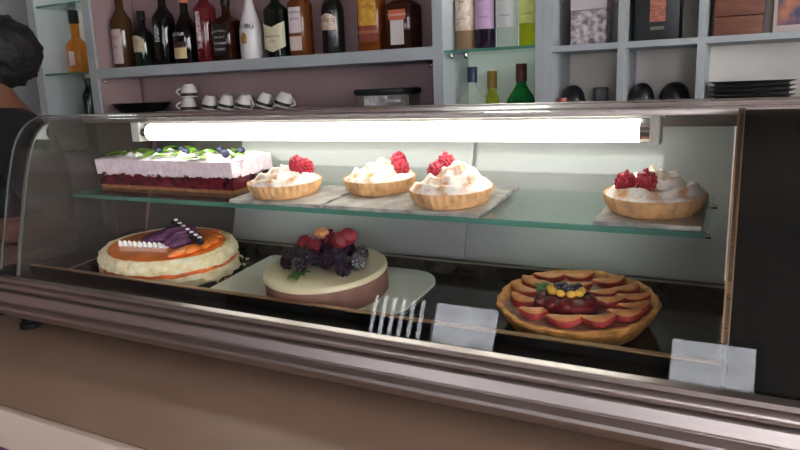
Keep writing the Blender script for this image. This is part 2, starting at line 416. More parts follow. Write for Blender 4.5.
# meringue tarts ---------------------------------------------------
def tart(x, s, hpk, pkx, pky, berries, label, seed, rot=0.0, rr=.056):
    random.seed(seed)
    t = thing('meringue_tart', label, 'tart', shelf_pt(x, s, .0054), (TS, 0, 0), 'raspberry meringue tarts')
    fl = lambda th, h: 1 + .026*math.cos(34*th)*(1 if .002 < h < .018 else .5)
    prof = [(.047, 0), (.048, .001), (.0535, .010), (.0565, .0185), (.0560, .0205), (.0545, .0195), (.053, .0165)]
    k = rr/.0565
    MB().lathe([(a*k, b) for a, b in prof], seg=140, rad=fl).build('crust', CRUST, t, smooth=60)
    off = Vector((seed*3.1, seed*1.7, 0)); nr, na = 34, 84
    def hgt(px, py):
        r = math.hypot(px, py)/(.0548*k); d = math.hypot(px-pkx, py-pky)
        edge = max(0, 1-r**7)
        a = math.atan2(py-pky, px-pkx)
        h = .0070*edge + .85*hpk*math.exp(-(d/(.014+.45*hpk))**1.4)*edge + .004*edge*(1-r*r)
        h += .0032*edge*math.sin(2*a + d*330)*min(1, d/.01)
        h += .0042*edge*noise.noise(Vector((px*70, py*70, 0))+off) + .0025*edge*noise.noise(Vector((px*190, py*190, 3))+off)
        return .0190 + h
    g = []
    for i in range(nr+1):
        r = .0548*k*(i/nr) + 1e-5
        g.append([(r*math.cos(2*PI*j/na), r*math.sin(2*PI*j/na), hgt(r*math.cos(2*PI*j/na), r*math.sin(2*PI*j/na))) for j in range(na)])
    mb = MB(); vs = mb.faces_from(g); mb.cap(vs[0])
    # toasted ridges are baked colour of the meringue itself
    mb.build('meringue', TOAST, t, smooth=80)
    for (bxx, by, tilt) in berries:
        berry_obj('raspberry', RASP, .0102, .0225, .0031, (bxx, by, hgt(bxx, by)+.0085), (tilt, tilt*.6, 0), t)
    return t
TOAST = mat('toasted_meringue', (250, 244, 236), 0.6, bump=0.3, bump_scale=160, sss=0.1)
n_ = TOAST.node_tree.nodes; l_ = TOAST.node_tree.links; b_ = n_['Principled BSDF']
tc = n_.new('ShaderNodeTexCoord'); tn = n_.new('ShaderNodeTexNoise'); tn.inputs['Scale'].default_value = 55; tn.inputs['Detail'].default_value = 3
rp = n_.new('ShaderNodeValToRGB'); rp.color_ramp.elements[0].position = .46; rp.color_ramp.elements[0].color = lin((250, 243, 234))
rp.color_ramp.elements[1].position = .68; rp.color_ramp.elements[1].color = lin((206, 146, 90))
l_.new(tc.outputs['Object'], tn.inputs['Vector']); l_.new(tn.outputs['Fac'], rp.inputs[0]); l_.new(rp.outputs[0], b_.inputs['Base Color'])
tart(-.608, .055, .013, -.004, .008, [(.022, .004, .2), (.030, .016, -.2)], 'flat meringue tart right of the layered slab, leftmost of the four', 11, rr=.055)
tart(-.472, .102, .017, .002, .006, [(.026, .012, .3), (.036, .000, .5)], 'meringue tart at the back of the wide slate, two raspberries on its right', 12, rr=.053)
tart(-.340, .055, .026, .008, .010, [(-.024, .008, .2), (-.016, .024, -.2)], 'tall peaked meringue tart at the front of the wide slate', 13, rr=.055)
tart(-.093, .066, .020, .000, .016, [(-.029, -.018, .15), (-.006, -.024, -.1)], 'lone meringue tart at right end of glass shelf with two raspberries', 14, rr=.056)

# layered slab -----------------------------------------------------
random.seed(5)
sb = thing('layered_slab_cake', 'long rectangular cake of dark red jelly and pale cream with green leaves', 'cake', shelf_pt(-.858, .098, .0002), (TS, 0, math.radians(-1.0)))
def wavy_block(x0, x1, y0, y1, zb, zt, amp_b, amp_t, seed, nx=90, ny=24):
    mb = MB(); off = Vector((seed, seed*2.3, 0)); g = []
    per = []
    for i in range(nx): per.append((x0+(x1-x0)*i/nx, y0))
    for i in range(ny): per.append((x1, y0+(y1-y0)*i/ny))
    for i in range(nx): per.append((x1-(x1-x0)*i/nx, y1))
    for i in range(ny): per.append((x0, y1-(y1-y0)*i/ny))
    nz = 7; cx, cy = (x0+x1)/2, (y0+y1)/2
    for k in range(nz+1):
        t = k/nz; row = []
        for (x, y) in per:
            d = Vector((x*60, y*60, t*2))+off
            bu = .0016*noise.noise(d*1.0) + .001*noise.noise(d*3.1)
            zz0 = zb + amp_b*(noise.noise(Vector((x*90, y*90, 9))+off) + .7*noise.noise(Vector((x*260, y*260, 5))+off)); zz1 = zt + amp_t*noise.noise(Vector((x*40, y*40, 4))+off)
            sx = (1 if x > cx else -1)*bu if abs(y-y0) > 1e-6 and abs(y-y1) > 1e-6 else 0
            sy = (1 if y > cy else -1)*bu if sx == 0 else 0
            row.append((x+sx, y+sy, zz0+(zz1-zz0)*t))
        g.append(row)
    for f in (.93, .8, .5, .2):
        g.append([(cx+(x-cx)*f, cy+(y-cy)*f, zt + .002 + amp_t*1.5*noise.noise(Vector((x*f*50, y*f*50, 4))+off)) for (x, y) in per])
    vs = mb.faces_from(g); mb.cap(vs[0], True); mb.cap(vs[-1]); return mb
lx = .158; ly = .048
wavy_block(-lx+.004, lx-.004, -ly+.002, ly-.002, 0, .006, 0, .0005, 3).build('sponge_base', mat('sponge', (150, 100, 62), 0.9, noise_amt=0.25, noise_scale=90), sb)
wavy_block(-lx+.002, lx-.002, -ly+.001, ly-.001, .006, .027, .0005, .001, 8).build('jelly_layer', mat('berry_jelly', (84, 10, 28), 0.22, noise_amt=0.55, noise_scale=60, coat=0.3), sb)
wavy_block(-lx, lx, -ly, ly, .025, .050, .0052, .0018, 2).build('cream_layer', mat('berry_cream', (232, 206, 218), 0.6, rgb2=(246, 234, 238), noise_scale=110, bump=0.4, bump_scale=140), sb)
for k in range(15):
    x = -.135 + k*.0192 + random.uniform(-.006, .006); y = random.uniform(-.034, .034)
    mb = MB()
    for q in range(2): leaf(mb, (0, 0, 0), random.uniform(.026, .042), .0105, random.uniform(0, 6.28), .25, .2)
    mb.build('mint_leaf', LEAF, sb, loc=(x, y, .0525), smooth=80)
for k in range(12):
    x = -.12 + k*.0245 + random.uniform(-.006, .006); y = random.uniform(-.03, .02)
    MB().lathe([(.010, 0), (.0105, .002), (.007, .005), (.003, .008), (.0005, .0095)], seg=20, rad=lambda t, h: 1+.12*math.cos(6*t)).build('cream_dollop', mat('white_cream', (250, 250, 246), 0.5), sb, loc=(x, y, .0505))
for (x, y) in ((-.05, .0), (-.012, .018), (.02, -.005), (.118, -.015), (.126, .012), (.075, .02)):
    MB().ball((0, 0, 0), .0072, 2, (1, 1, .9)).build('blueberry', BLUEB, sb, loc=(x, y, .0585))

# orange glazed cake -----------------------------------------------
oc = thing('orange_glazed_cake', 'low round orange glazed cake with purple berries and crumbly cream side', 'cake', deck_pt(-.822, .1025, .0012), (TD, 0, 0))
CREAMC = mat('crumbed_cream', (232, 214, 158), 0.8, rgb2=(246, 238, 208), noise_scale=90, bump=1.0, bump_scale=120)
ORG = mat('orange_glaze', (228, 122, 44), 0.25, noise_amt=0.25, noise_scale=22, coat=0.4)
def rough_lathe(prof, seed, amp, seg=150, fr=70):
    mb = MB(); off = Vector((seed, 0, 0)); g = []
    for (r, h) in prof:
        g.append([((r+amp*noise.noise(Vector((math.cos(2*PI*i/seg)*fr*.1, math.sin(2*PI*i/seg)*fr*.1, h*fr*3))*1.0+off))*math.cos(2*PI*i/seg), (r+amp*noise.noise(Vector((math.cos(2*PI*i/seg)*fr*.1, math.sin(2*PI*i/seg)*fr*.1, h*fr*3))+off))*math.sin(2*PI*i/seg), h) for i in range(seg)])
    vs = mb.faces_from(g); mb.cap(vs[0], True); mb.cap(vs[-1]); return mb
RO = .0945
def orl(name, prof, seed, amp, m):
    mb = rough_lathe(prof, seed, amp)
    for v in mb.bm.verts: v.co.x *= 1.30; v.co.z *= 1.16
    return mb.build(name, m, oc)
orl('cream_layer', [(RO-.003, 0), (RO-.001, .004), (RO, .010), (RO-.002, .016)], 4, .005, CREAMC)
orl('orange_filling', [(RO-.003, .015), (RO-.002, .018), (RO-.003, .021)], 6, .003, mat('orange_filling', (222, 108, 48), 0.4, noise_amt=.3, noise_scale=60))
orl('cream_rim', [(RO-.003, .0205), (RO-.001, .027), (RO-.003, .034), (RO-.009, .038), (RO-.015, .036)], 9, .005, CREAMC)
orl('orange_topping', [(RO-.014, .034), (RO-.016, .0375), (RO-.04, .0385), (.02, .039)], 2, .002, ORG)
random.seed(21)
HT = .0455
for k in range(10):                       # row of white almond drops across the front half
    MB().lathe([(.0042, 0), (.0050, .002), (.0030, .007), (.0006, .011)], seg=12).build('almond_drop', mat('white_cream', (250, 250, 246), 0.5), oc, loc=(-.068+k*.0100, -.030+.001*k, HT-.001), rot=(.35, 0, 0))
PLUM = mat('plum_purple', (98, 48, 92), 0.25, noise_amt=0.5, noise_scale=45)
for k in range(7):
    MB().ball((0, 0, 0), .024, 3, (1.2, .5, .42)).build('plum_slice', PLUM, oc, loc=(-.018+.0100*k, .004+.006*math.sin(k*2.0), HT+.006+.007*math.sin(k*.5)), rot=(.3, -.1, .8+.1*k))
for k in range(11):
    MB().ball((0, 0, 0), .0062, 2).build('blackcurrant', BLACKB, oc, loc=(-.012+k*.0098, .036-.0046*k, HT+.016*math.exp(-k*.12)+.006))
for k in range(7):
    MB().ball((0, 0, 0), .0036, 2, (1.2, .8, .6)).build('almond_flake', mat('white_cream', (250, 250, 246), 0.5), oc, loc=(-.007+k*.0150, .034-.0069*k, HT+.016*math.exp(-k*.18)+.011))
for k in range(6):
    a = 1.25 - k*.36
    MB().ball((0, 0, 0), .030, 3, (.36, 1, .16)).build('peach_slice', ORG, oc, loc=(.060*math.cos(a)+.016, .058*math.sin(a), HT+.002), rot=(0, .08, a+.5))
random.seed(8)
cr = MB()
for k in range(26):
    a = random.uniform(-2.6, .9); q = random.uniform(1.03, 1.13)
    cz = random.uniform(.0012, .0028)
    if abs(math.sin(a))*q*RO < .092 and math.cos(a) > -.2: cr.ball((RO*1.30*q*math.cos(a), RO*q*math.sin(a), cz*.9), cz, 1)
cr.build('loose_crumbs', CREAMC, oc)

# cream cake with berries ------------------------------------------
cc = thing('berry_cream_cake', 'round brown sided cake with pale cream top heaped with blackberries and raspberries', 'cake', deck_pt(-.507, .0895, .0036), (TD, 0, 0))
RC = .0855
MB().lathe([(RC-.003, 0), (RC-.001, .002), (RC-.001, .033)], seg=80).build('sponge_side', mat('chocolate_sponge', (120, 84, 72), 0.6, noise_amt=0.12, noise_scale=60), cc)
MB().lathe([(RC-.001, .031), (RC, .0325), (RC-.0005, .036), (RC-.003, .0383), (.05, .039), (.01, .0392)], seg=80).build('cream_top', mat('vanilla_cream', (212, 202, 166), 0.45, noise_amt=0.03, noise_scale=40), cc)
random.seed(31)
spots = []
for i in range(400):
    x = random.uniform(-.058, .062); y = random.uniform(-.036, .044)
    if (x/.066)**2 + ((y-.003)/.041)**2 < 1 and all((x-a)**2+(y-b)**2 > .0132**2 for a, b in spots): spots.append((x, y))
for i, (x, y) in enumerate(spots):
    h = .047 + .018*max(0, 1-(x/.06)**2-(y/.045)**2)
    rot = (random.uniform(-.8, .8), random.uniform(-.8, .8), 0)
    berry_obj('blackberry', BLACKB, .0090, .0185, .0032, (x, y, h), rot, cc)
for (x, y, z) in ((-.028, -.002, .070), (-.008, -.008, .068), (.012, .004, .073), (.000, .016, .074)):
    berry_obj('raspberry', RASP_SHADED, .0092, .0195, .0032, (x, y, z), (random.uniform(-.5, .5), .3, 0), cc)
STRAW = mat('strawberry_red', (124, 26, 38), 0.6, noise_amt=0.3, noise_scale=90, bump=.3, bump_scale=220)
for (x, y, z, ry) in ((.026, .000, .075, .9), (.036, .008, .078, .5)):
    MB().lathe([(.0015, -.016), (.007, -.010), (.0115, .002), (.011, .009), (.005, .014), (.001, .0145)], seg=20).build('strawberry_half', STRAW, cc, loc=(x, y, z), rot=(0.5, ry, .4))
mb = MB()
for k in range(5): mb.ball((math.cos(k*1.26)*.005, math.sin(k*1.26)*.004, .002*math.sin(k*3)), .0055, 2, (1.2, .8, .9))
mb.build('walnut', mat('walnut_brown', (176, 118, 74), 0.55, noise_amt=.3, noise_scale=140, bump=.6, bump_scale=200), cc, loc=(-.002, .002, .085), rot=(.5, 0, .3))
mb = MB()
for k in range(7): leaf(mb, (random.uniform(-.008, .008), random.uniform(-.004, .004), .002), .016, .005, k*.9, .3, .3)
mb.build('mint_sprig', mat('mint_dark', (62, 104, 40), 0.5, noise_amt=0.25, noise_scale=120), cc, loc=(-.014, -.050, .0393), smooth=80)

# apple tart --------------------------------------------------------
at_ = thing('apple_tart', 'golden crusted apple tart with pink edged slices and dark red berry centre', 'tart', deck_pt(-.168, .1045, .0004), (TD, 0, 0))
APT = mat('golden_crust', (196, 136, 70), 0.6, noise_amt=0.35, noise_scale=70, bump=.6, bump_scale=110)
wob = lambda t, h: 1 + .012*math.sin(9*t+1)*(h > .01) + .010*math.sin(23*t)*(h > .02)
MB().lathe([(.074, 0), (.076, .001), (.085, .014), (.0905, .025), (.0912, .028), (.088, .0295), (.084, .027), (.082, .022)], seg=120, rad=wob).build('crust', APT, at_, smooth=60)
rough_lathe([(.0845, .018), (.084, .0225), (.05, .024), (.01, .0245)], 13, .002).build('custard_filling', mat('caramel_custard', (150, 104, 92), 0.25, noise_amt=0.4, noise_scale=36, coat=.3), at_)
APPLE = mat('baked_apple', (212, 140, 86), 0.35, noise_amt=0.3, noise_scale=50, coat=.3)
SKIN = mat('apple_skin', (166, 54, 52), 0.4, noise_amt=0.4, noise_scale=70, coat=.3)
random.seed(17)
def apple_slice(x, y, yaw, ln, tilt):
    sl = MB(); n = 13; g = []
    for i in range(n):
        t = -1+2*i/(n-1); a = t*1.0
        wv = .0084*math.sqrt(max(.01, 1-t*t)); cx_, cy_ = ln*.5*t, .012*(1-math.cos(a))*1.2
        g.append([(cx_, cy_+wv*math.cos(q*PI/3), .0060*math.sqrt(max(.02, 1-t*t))*math.sin(q*PI/3)) for q in range(6)])
    vs = sl.faces_from(g); sl.cap(vs[0], True); sl.cap(vs[-1])
    o = sl.build('apple_slice', APPLE, at_, loc=(x, y, .0275), rot=(tilt, 0, yaw), smooth=80)
    k = MB(); g = []
    for i in range(n):
        t = -1+2*i/(n-1); a = t*1.0
        wv = .0087*math.sqrt(max(.01, 1-t*t)); cx_, cy_ = ln*.5*t, .012*(1-math.cos(a))*1.2
        g.append([(cx_, cy_-wv*1.0+u, z) for u, z in ((-.0012, 0), (.0008, .0036*math.sqrt(max(.02, 1-t*t))), (.003, .0062*math.sqrt(max(.02, 1-t*t))), (.002, 0))])
    vs = k.faces_from(g); k.cap(vs[0], True); k.cap(vs[-1]); k.build('peel', SKIN, o, smooth=80)
for (x, y, yaw) in ((-.045, .056, .35), (-.010, .064, .25), (.028, .058, .5), (.052, .040, .75), (.062, .016, .6), (.067, -.008, .45), (.060, -.030, .25), (-.060, .030, -.6), (-.066, .004, -.45), (-.058, -.024, -.25), (-.034, -.052, .1), (.002, -.062, .15), (.036, -.052, .2)):
    apple_slice(x, y, yaw+random.uniform(-.25, .25), random.uniform(.036, .046), .5)
for (x, y, yaw) in ((.030, .022, .6), (.038, .000, .4), (-.036, .022, -.4), (-.008, .034, .2)):
    apple_slice(x, y, yaw, .040, .4)
GEL = mat('dark_berry_gel', (84, 10, 20), 0.3, noise_amt=.4, noise_scale=60, spec=.35)
gx, gy = -.006, -.026
MB().lathe([(.026, 0), (.028, .004), (.0265, .012), (.018, .017), (.004, .018)], seg=40, rx=1.3, ry=.85, n=3).build('berry_jelly', GEL, at_, loc=(gx, gy, .025))
for k in range(9):
    a = k*2*PI/9; r = .019 if k < 8 else 0
    MB().ball((0, 0, 0), .0092, 3, (1, 1, 1.05)).build('cherry', GEL, at_, loc=(gx+r*1.35*math.cos(a), gy+r*.85*math.sin(a), .0350))
NUT = mat('golden_nut', (224, 176, 70), 0.4, noise_amt=.2, noise_scale=90)
for k in range(9):
    a = k*2*PI/9+.3
    MB().ball((0, 0, 0), .0048, 2, (1.2, .9, .9)).build('nut', NUT, at_, loc=(gx+.017*math.cos(a), gy+.004+.011*math.sin(a), .0465))
for k in range(5):
    MB().ball((0, 0, 0), .0055, 2).build('blackcurrant', BLACKB, at_, loc=(gx-.010+.0055*k, gy+.006+.004*math.sin(k*2), .0490))
mb = MB()
for k in range(4): leaf(mb, (0, 0, 0), .016, .005, k*1.5, .3, .2)
mb.build('mint_leaf', mat('mint_dark', (62, 104, 40), 0.5, noise_amt=0.25, noise_scale=120), at_, loc=(-.042, .012, .031), smooth=80)

# ---------------------------------------------------------------- back bar shelving
YS = 1.75; YW = YB-.012
SHB = mat('grey_blue_paint', (164, 169, 172), 0.55, noise_amt=0.05, noise_scale=8)
CELL = mat('pale_cell_back', (236, 229, 220), 0.7, noise_amt=0.03, noise_scale=6)
MINTB = mat('pale_green_back', (236, 246, 236), 0.6, noise_amt=0.03, noise_scale=6)
sv = thing('back_bar_shelving', 'grey blue painted shelving along the wall behind the bar', 'shelving', (-1.2, 1.85, 0))
def sp(mb, name, m, parent=None, smooth=0): return rel(mb, sv).build(name, m, parent or sv, smooth)
POSTS = [(-2.572, -2.530), (-2.252, -2.212), (-.808, -.777), (-.513, -.4935), (-.4925, -.468), (-.305, -.288), (-.124, -.106), (.30, .318)]
ZT = 2.15
for (a, b) in POSTS: sp(MB().box(a, b, YS, YW, 0.9, ZT), 'post', SHB)
sp(MB().box(-3.4, -2.572, YS+.03, YW, E(.150), E(.178)), 'shelf', SHB)
sp(MB().box(-2.88, -2.86, YS+.03, YW, .9, ZT), 'post', SHB)
sp(MB().box(-2.212, -.808, YS, YW, E(.082), E(.117)), 'shelf', SHB)
for (a, b) in ((-.468, -.305), (-.288, -.124), (-.106, .30)): sp(MB().box(a, b, YS, YW, E(.082), E(.097)), 'shelf', SHB)
for (a, b) in ((-2.212, -.808), (-.468, -.305), (-.288, -.124), (-.106, .30)):
    sp(MB().box(a, b, YS, YW, E(-.085), E(-.050)), 'shelf', SHB)
for (a, b) in ((-2.53, -2.252), (-.777, -.513)): sp(MB().box(a, b, YS, YW, E(-.235), E(-.20)), 'shelf', SHB)
sp(MB().box(-2.212, -2.209, YS+.012, YW, .9, ZT), 'side_lining', MAUVE)
for (a, b, m) in ((-2.53, -2.252, CELL), (-.777, -.513, MINTB), (-.468, -.305, CELL), (-.288, -.124, CELL), (-.106, .30, CELL)):
    sp(MB().box(a, b, YW-.006, YW, .9, ZT), 'back_panel', m)
for (a, b, z) in ((-2.53, -2.252, .112), (-2.53, -2.252, .372), (-.777, -.513, .104)):
    g = sp(MB().box(a, b, YS+.012, YW-.006, E(z-.008), E(z)), 'glass_shelf', SHELFG)
    rel(MB().box(a, b, YS+.009, YS+.012, E(z-.008), E(z)), sv).build('shelf_edge', EDGEG, g)
for (x, z) in ((-2.195, .070), (-.822, .066), (-.760, .088), (-.715, .086)): sp(MB().ball((x, YS+.02, E(z)), .008, 2), 'shelf_peg', CHROME, smooth=60)
for (xa, xb, pw) in ((-2.50, -2.28, .25), (-.75, -.54, 2.6)):  # strip lights added above the view to brighten the two niches
    nl = sp(MB().box(xa, xb, YS+.03, YS+.06, ZT-.03, ZT-.012), 'added_niche_lamp', mat('lamp_holder_white', (205, 205, 198), 0.4))
    rel(MB().box(xa+.005, xb-.005, YS+.034, YS+.056, ZT-.033, ZT-.030), sv).build('added_diffuser', mat('added_niche_glow', (240, 255, 244), .5, emit=((240, 255, 244), pw/((xb-xa)*.022)/3.0)), nl)
    a_ = area('added_niche_light', ((xa+xb)/2, YS+.045, ZT-.036), (-.25, 0, 0), xb-xa-.01, .022, pw, (.94, 1, .95)); a_.parent = sv; a_.location = Vector(a_.location) - sv.location
for (xa, xb) in ((-2.53, -2.252), (-.777, -.513)): sp(MB().box(xa, xb, YS, YW-.006, ZT-.012, ZT), 'niche_top', SHB)
bcab = thing('back_counter', 'dark cabinet under the bar shelving behind the case', 'cabinet', (-1.2, 1.7, 0))
rel(MB().box(-3.4, 1.2, 1.50, YW, 0, .86), bcab).build('body', mat('dark_cabinet', (66, 58, 54), 0.6, noise_amt=.1, noise_scale=10), bcab)
rel(MB().box(-3.4, 1.2, 1.48, YW, .86, .90, .004), bcab).build('worktop', mat('grey_top', (112, 104, 98), 0.4), bcab)

# ---------------------------------------------------------------- bottles
def text_mesh(body, size):
    cu = bpy.data.curves.new('lettering', 'FONT'); cu.body = body; cu.size = size; cu.align_x = 'CENTER'; cu.resolution_u = 2
    o = bpy.data.objects.new('lettering', cu); C.objects.link(o)
    me = bpy.data.meshes.new_from_object(o.evaluated_get(bpy.context.evaluated_depsgraph_get()))
    bpy.data.objects.remove(o); bpy.data.curves.remove(cu); return me
def wrap_text(body, size, rx, ry, n, z, m, parent, arc=0.0, lift=.0012):
    me = text_mesh(body, size); me.name = 'lettering'
    for v in me.vertices:
        x, y = v.co.x, v.co.y
        t = -PI/2 + x/max(rx, ry)
        px, py = sup(t, n); v.co = (px*(rx+lift), py*(ry+lift), z + y - arc*x*x)
    me.materials.append(m)
    o = bpy.data.objects.new('lettering', me); C.objects.link(o); o.parent = parent
    return o
BR = {}
def bottle(label, x, z, y, r, h, body, cap, hb, hs, rn, hc, rx=1.0, ry=1.0, n=2, labels=(), text=None, rot=0, name='bottle', neck=None, group=None, foot=.004, cat='bottle'):
    """hb shoulder start, hs neck start, hc cap start, h total"""
    o = thing(name, label, cat, (x, y, z+.0003), (0, 0, rot), group)
    prof = [(r*.90, 0), (r*.97, foot*.4), (r, foot), (r, hb)]
    for k in range(1, 9):
        t = k/8; prof.append((rn + (r-rn)*(0.5+0.5*math.cos(PI*t))**.8, hb+(hs-hb)*t))
    prof += [(rn, hc)]
    nn = n
    mb = MB(); seg = 48; g = []
    for (rr, hh) in prof:
        k = 1 if n == 2 else max(0, min(1, (rr-rn)/(r-rn+1e-6)))
        row = []
        for i in range(seg):
            t = 2*PI*i/seg; a = sup(t, n); b = sup(t, 2)
            sx = 1+(rx-1)*k; sy = 1+(ry-1)*k
            row.append((rr*sx*(a[0]*k+b[0]*(1-k)), rr*sy*(a[1]*k+b[1]*(1-k)), hh))
        g.append(row)
    vs = mb.faces_from(g); mb.cap(vs[0], True); mb.cap(vs[-1])
    mb.build('glass_body', body, o, smooth=50)
    MB().lathe([(rn*1.12, hc-.001), (rn*1.16, hc+.002), (rn*1.16, h-.002), (rn*1.08, h)], seg=28).build('cap', cap, o)
    for (z0, z1, half, m, kind) in labels:
        lb = MB(); g = []; N = 16; hw = math.radians(half)
        for j in range(9):
            zz = z0+(z1-z0)*j/8; row = []
            for i in range(N+1):
                u = -1+2*i/N; t = -PI/2+hw*u; px, py = sup(t, n)
                z2 = zz
                if kind == 'vee': z2 = zz - (.018*(1-abs(u)) if j > 4 else (.018*(1-abs(u))))
                if kind == 'arch': z2 = z0+(zz-z0)*(1-.25*u*u)
                row.append((px*(r*rx+.0006), py*(r*ry+.0006), z2))
            g.append(row)
        lb.faces_from(g, closed_u=False); lb.build('paper_label' if kind != 'wrap' else 'neck_wrap', m, o, smooth=80)
    if text:
        for (body_, size, zz, m, arc) in text: wrap_text(body_, size, r*rx, r*ry, n, zz, m, o, arc)
    return o
def ink(name, rgb, rough=.5): return mat('ink_'+name, rgb, rough)
def bglass(name, rgb, amt=.6, tint=None):
    c = lin(rgb)[:3]; t = tint or tuple(min(1, v*2.2+.03) for v in c)
    return glass('bottle_'+name, t, .05, .03, body=rgb, body_amt=amt)
def paper(name, rgb, rgb2=None, sc=90): return mat('paper_'+name, rgb, .6, rgb2=rgb2, noise_scale=sc, noise_amt=0 if rgb2 else .05)
WHITE = ink('white', (226, 226, 224)); DK = ink('dark', (24, 20, 20)); REDI = ink('red', (150, 60, 44)); GOLD = ink('gold', (190, 150, 90))
ZM = E(.117); Y0 = 1.845
G = 'spirit bottles along the middle wall shelf'
bottle('brown bottle with tall pink label, first from the left on the middle shelf', -2.160, ZM, Y0, .040, .31, bglass('brown', (78, 52, 28), .75), BLACK, .165, .225, .015, .262, labels=[(.018, .145, 42, paper('pink', (176, 158, 154)), '')], text=[('Rose', .022, .110, REDI, 0), ('GIN', .014, .075, DK, 0)], group=G)
bottle('short dark green bottle with oval cream label, second from the left', -2.05, ZM, Y0, .037, .205, bglass('green', (22, 34, 26), .8), BLACK, .115, .150, .013, .172, labels=[(.055, .115, 50, paper('cream', (168, 156, 132)), 'arch')], text=[('digestif', .012, .09, REDI, 0)], group=G)
bottle('near black bottle with silver crest, third from the left', -1.936, ZM, Y0, .040, .29, bglass('black', (14, 14, 16), .9), BLACK, .165, .215, .0145, .250, labels=[(.085, .145, 16, paper('silver', (206, 208, 210), (60, 60, 62), 120), 'arch'), (.235, .246, 3, WHITE, '')], group=G)
bottle('black sloping shouldered liqueur bottle with orange cap and cream base label', -1.830, ZM, Y0, .046, .262, bglass('coffee', (20, 14, 14), .92), mat('orange_cap', (190, 104, 66), .4), .100, .185, .0145, .215, labels=[(.020, .058, 40, paper('straw', (196, 176, 130)), ''), (.060, .078, 40, paper('maroon', (70, 26, 30)), '')], text=[('LIQUEUR', .014, .100, WHITE, 0)], group=G)
bottle('red glass bottle with silver stripe, fifth from the left on the middle shelf', -1.733, ZM, Y0, .038, .28, bglass('red', (120, 34, 42), .55), mat('dark_cap', (34, 24, 24), .4), .185, .215, .016, .235, labels=[(.05, .175, 15, paper('stripe', (206, 200, 204), (120, 60, 70), 60), '')], group=G)
JD = bottle('square whiskey bottle with black label between the red and the white bottle', -1.636, ZM, Y0, .0425, .235, bglass('whiskey', (52, 24, 14), .8), BLACK, .130, .160, .014, .190, n=5, labels=[(.02, .125, 36, mat('paper_black', (18, 17, 17), .5), '')], text=[("JACK DANIEL'S", .0082, .100, WHITE, 6), ('Old No.7', .011, .078, WHITE, 0), ('TENNESSEE', .010, .058, WHITE, 0), ('WHISKEY', .010, .038, WHITE, 0)], group=G)
bottle('white coconut rum bottle with long tapering neck and black cap', -1.532, ZM, Y0, .039, .232, mat('white_bottle', (206, 202, 204), .3), BLACK, .085, .20, .0135, .215, labels=[(.055, .090, 16, paper('palm', (196, 150, 60), (120, 60, 30), 90), 'arch')], text=[('MALIBU', .021, .104, DK, 4)], group=G)
bottle('dark green flat flask with big cream shield label and white cap', -1.421, ZM, Y0, .045, .225, bglass('flask', (18, 30, 24), .9), WHITEC, .150, .185, .0145, .198, ry=.62, n=3, labels=[(.038, .118, 62, paper('shield', (206, 198, 166)), 'vee')], text=[("Ballantine's", .0125, .068, DK, 0), ('FINEST', .007, .052, REDI, 0)], group=G)
bottle('slim amber square bottle with two white labels beside the green flask', -1.323, ZM, Y0, .033, .25, bglass('amber', (132, 74, 40), .55), WHITEC, .165, .200, .013, .222, n=5, labels=[(.075, .155, 36, paper('white', (214, 200, 204)), ''), (.020, .064, 36, paper('white2', (208, 192, 186)), '')], text=[('PREMIUM', .011, .135, DK, 0), ('SPICED', .010, .115, DK, 0)], group=G)
bottle('black cream liqueur bottle with tan landscape label standing alone mid shelf', -1.198, ZM, Y0, .036, .26, mat('bottle_cream_black', (16, 18, 20), .25), BLACK, .130, .200, .0145, .225, labels=[(.075, .125, 46, paper('tan', (182, 150, 124), (214, 200, 186), 60), 'arch')], text=[('BAILEYS', .0155, .100, DK, 2)], group=G)
bottle('amber square tequila style bottle with yellow and rust label', -1.055, ZM, Y0, .041, .255, bglass('honey', (150, 84, 34), .5), mat('dark_cap', (34, 24, 24), .4), .155, .195, .016, .220, ry=.8, n=4, labels=[(.078, .158, 40, paper('yellow', (204, 160, 56), (176, 120, 40), 70), ''), (.030, .077, 40, paper('rust', (128, 56, 44)), '')], text=[('ESPECIAL', .0125, .130, REDI, 0), ('REPOSADO', .0125, .055, GOLD, 0)], group=G)
bottle('broad dark brown square liqueur bottle with orange and white label', -.945, ZM, Y0, .045, .235, bglass('orangeliq', (58, 32, 24), .85), mat('tan_cap', (150, 100, 70), .4), .125, .158, .017, .200, n=6, labels=[(.015, .085, 26, paper('white3', (206, 196, 192)), ''), (.086, .115, 32, paper('orange', (190, 92, 60)), '')], text=[('COINTREAU', .0095, .097, WHITE, 0)], group=G)
# left niche
bottle('amber whisky bottle on the glass shelf of the left niche', -2.435, E(.112), 1.85, .043, .245, bglass('gold', (232, 142, 34), .3, (.98, .66, .22)), BLACK, .108, .140, .0165, .195, ry=.7, n=4, labels=[(.03, .085, 22, paper('white3', (206, 196, 192)), '')])
bottle('green bottle under the glass shelf of the left niche', -2.395, E(-.20), 1.85, .029, .29, bglass('leafgreen', (24, 70, 46), .6), bglass('leafgreen', (24, 70, 46), .6), .215, .255, .014, .275)
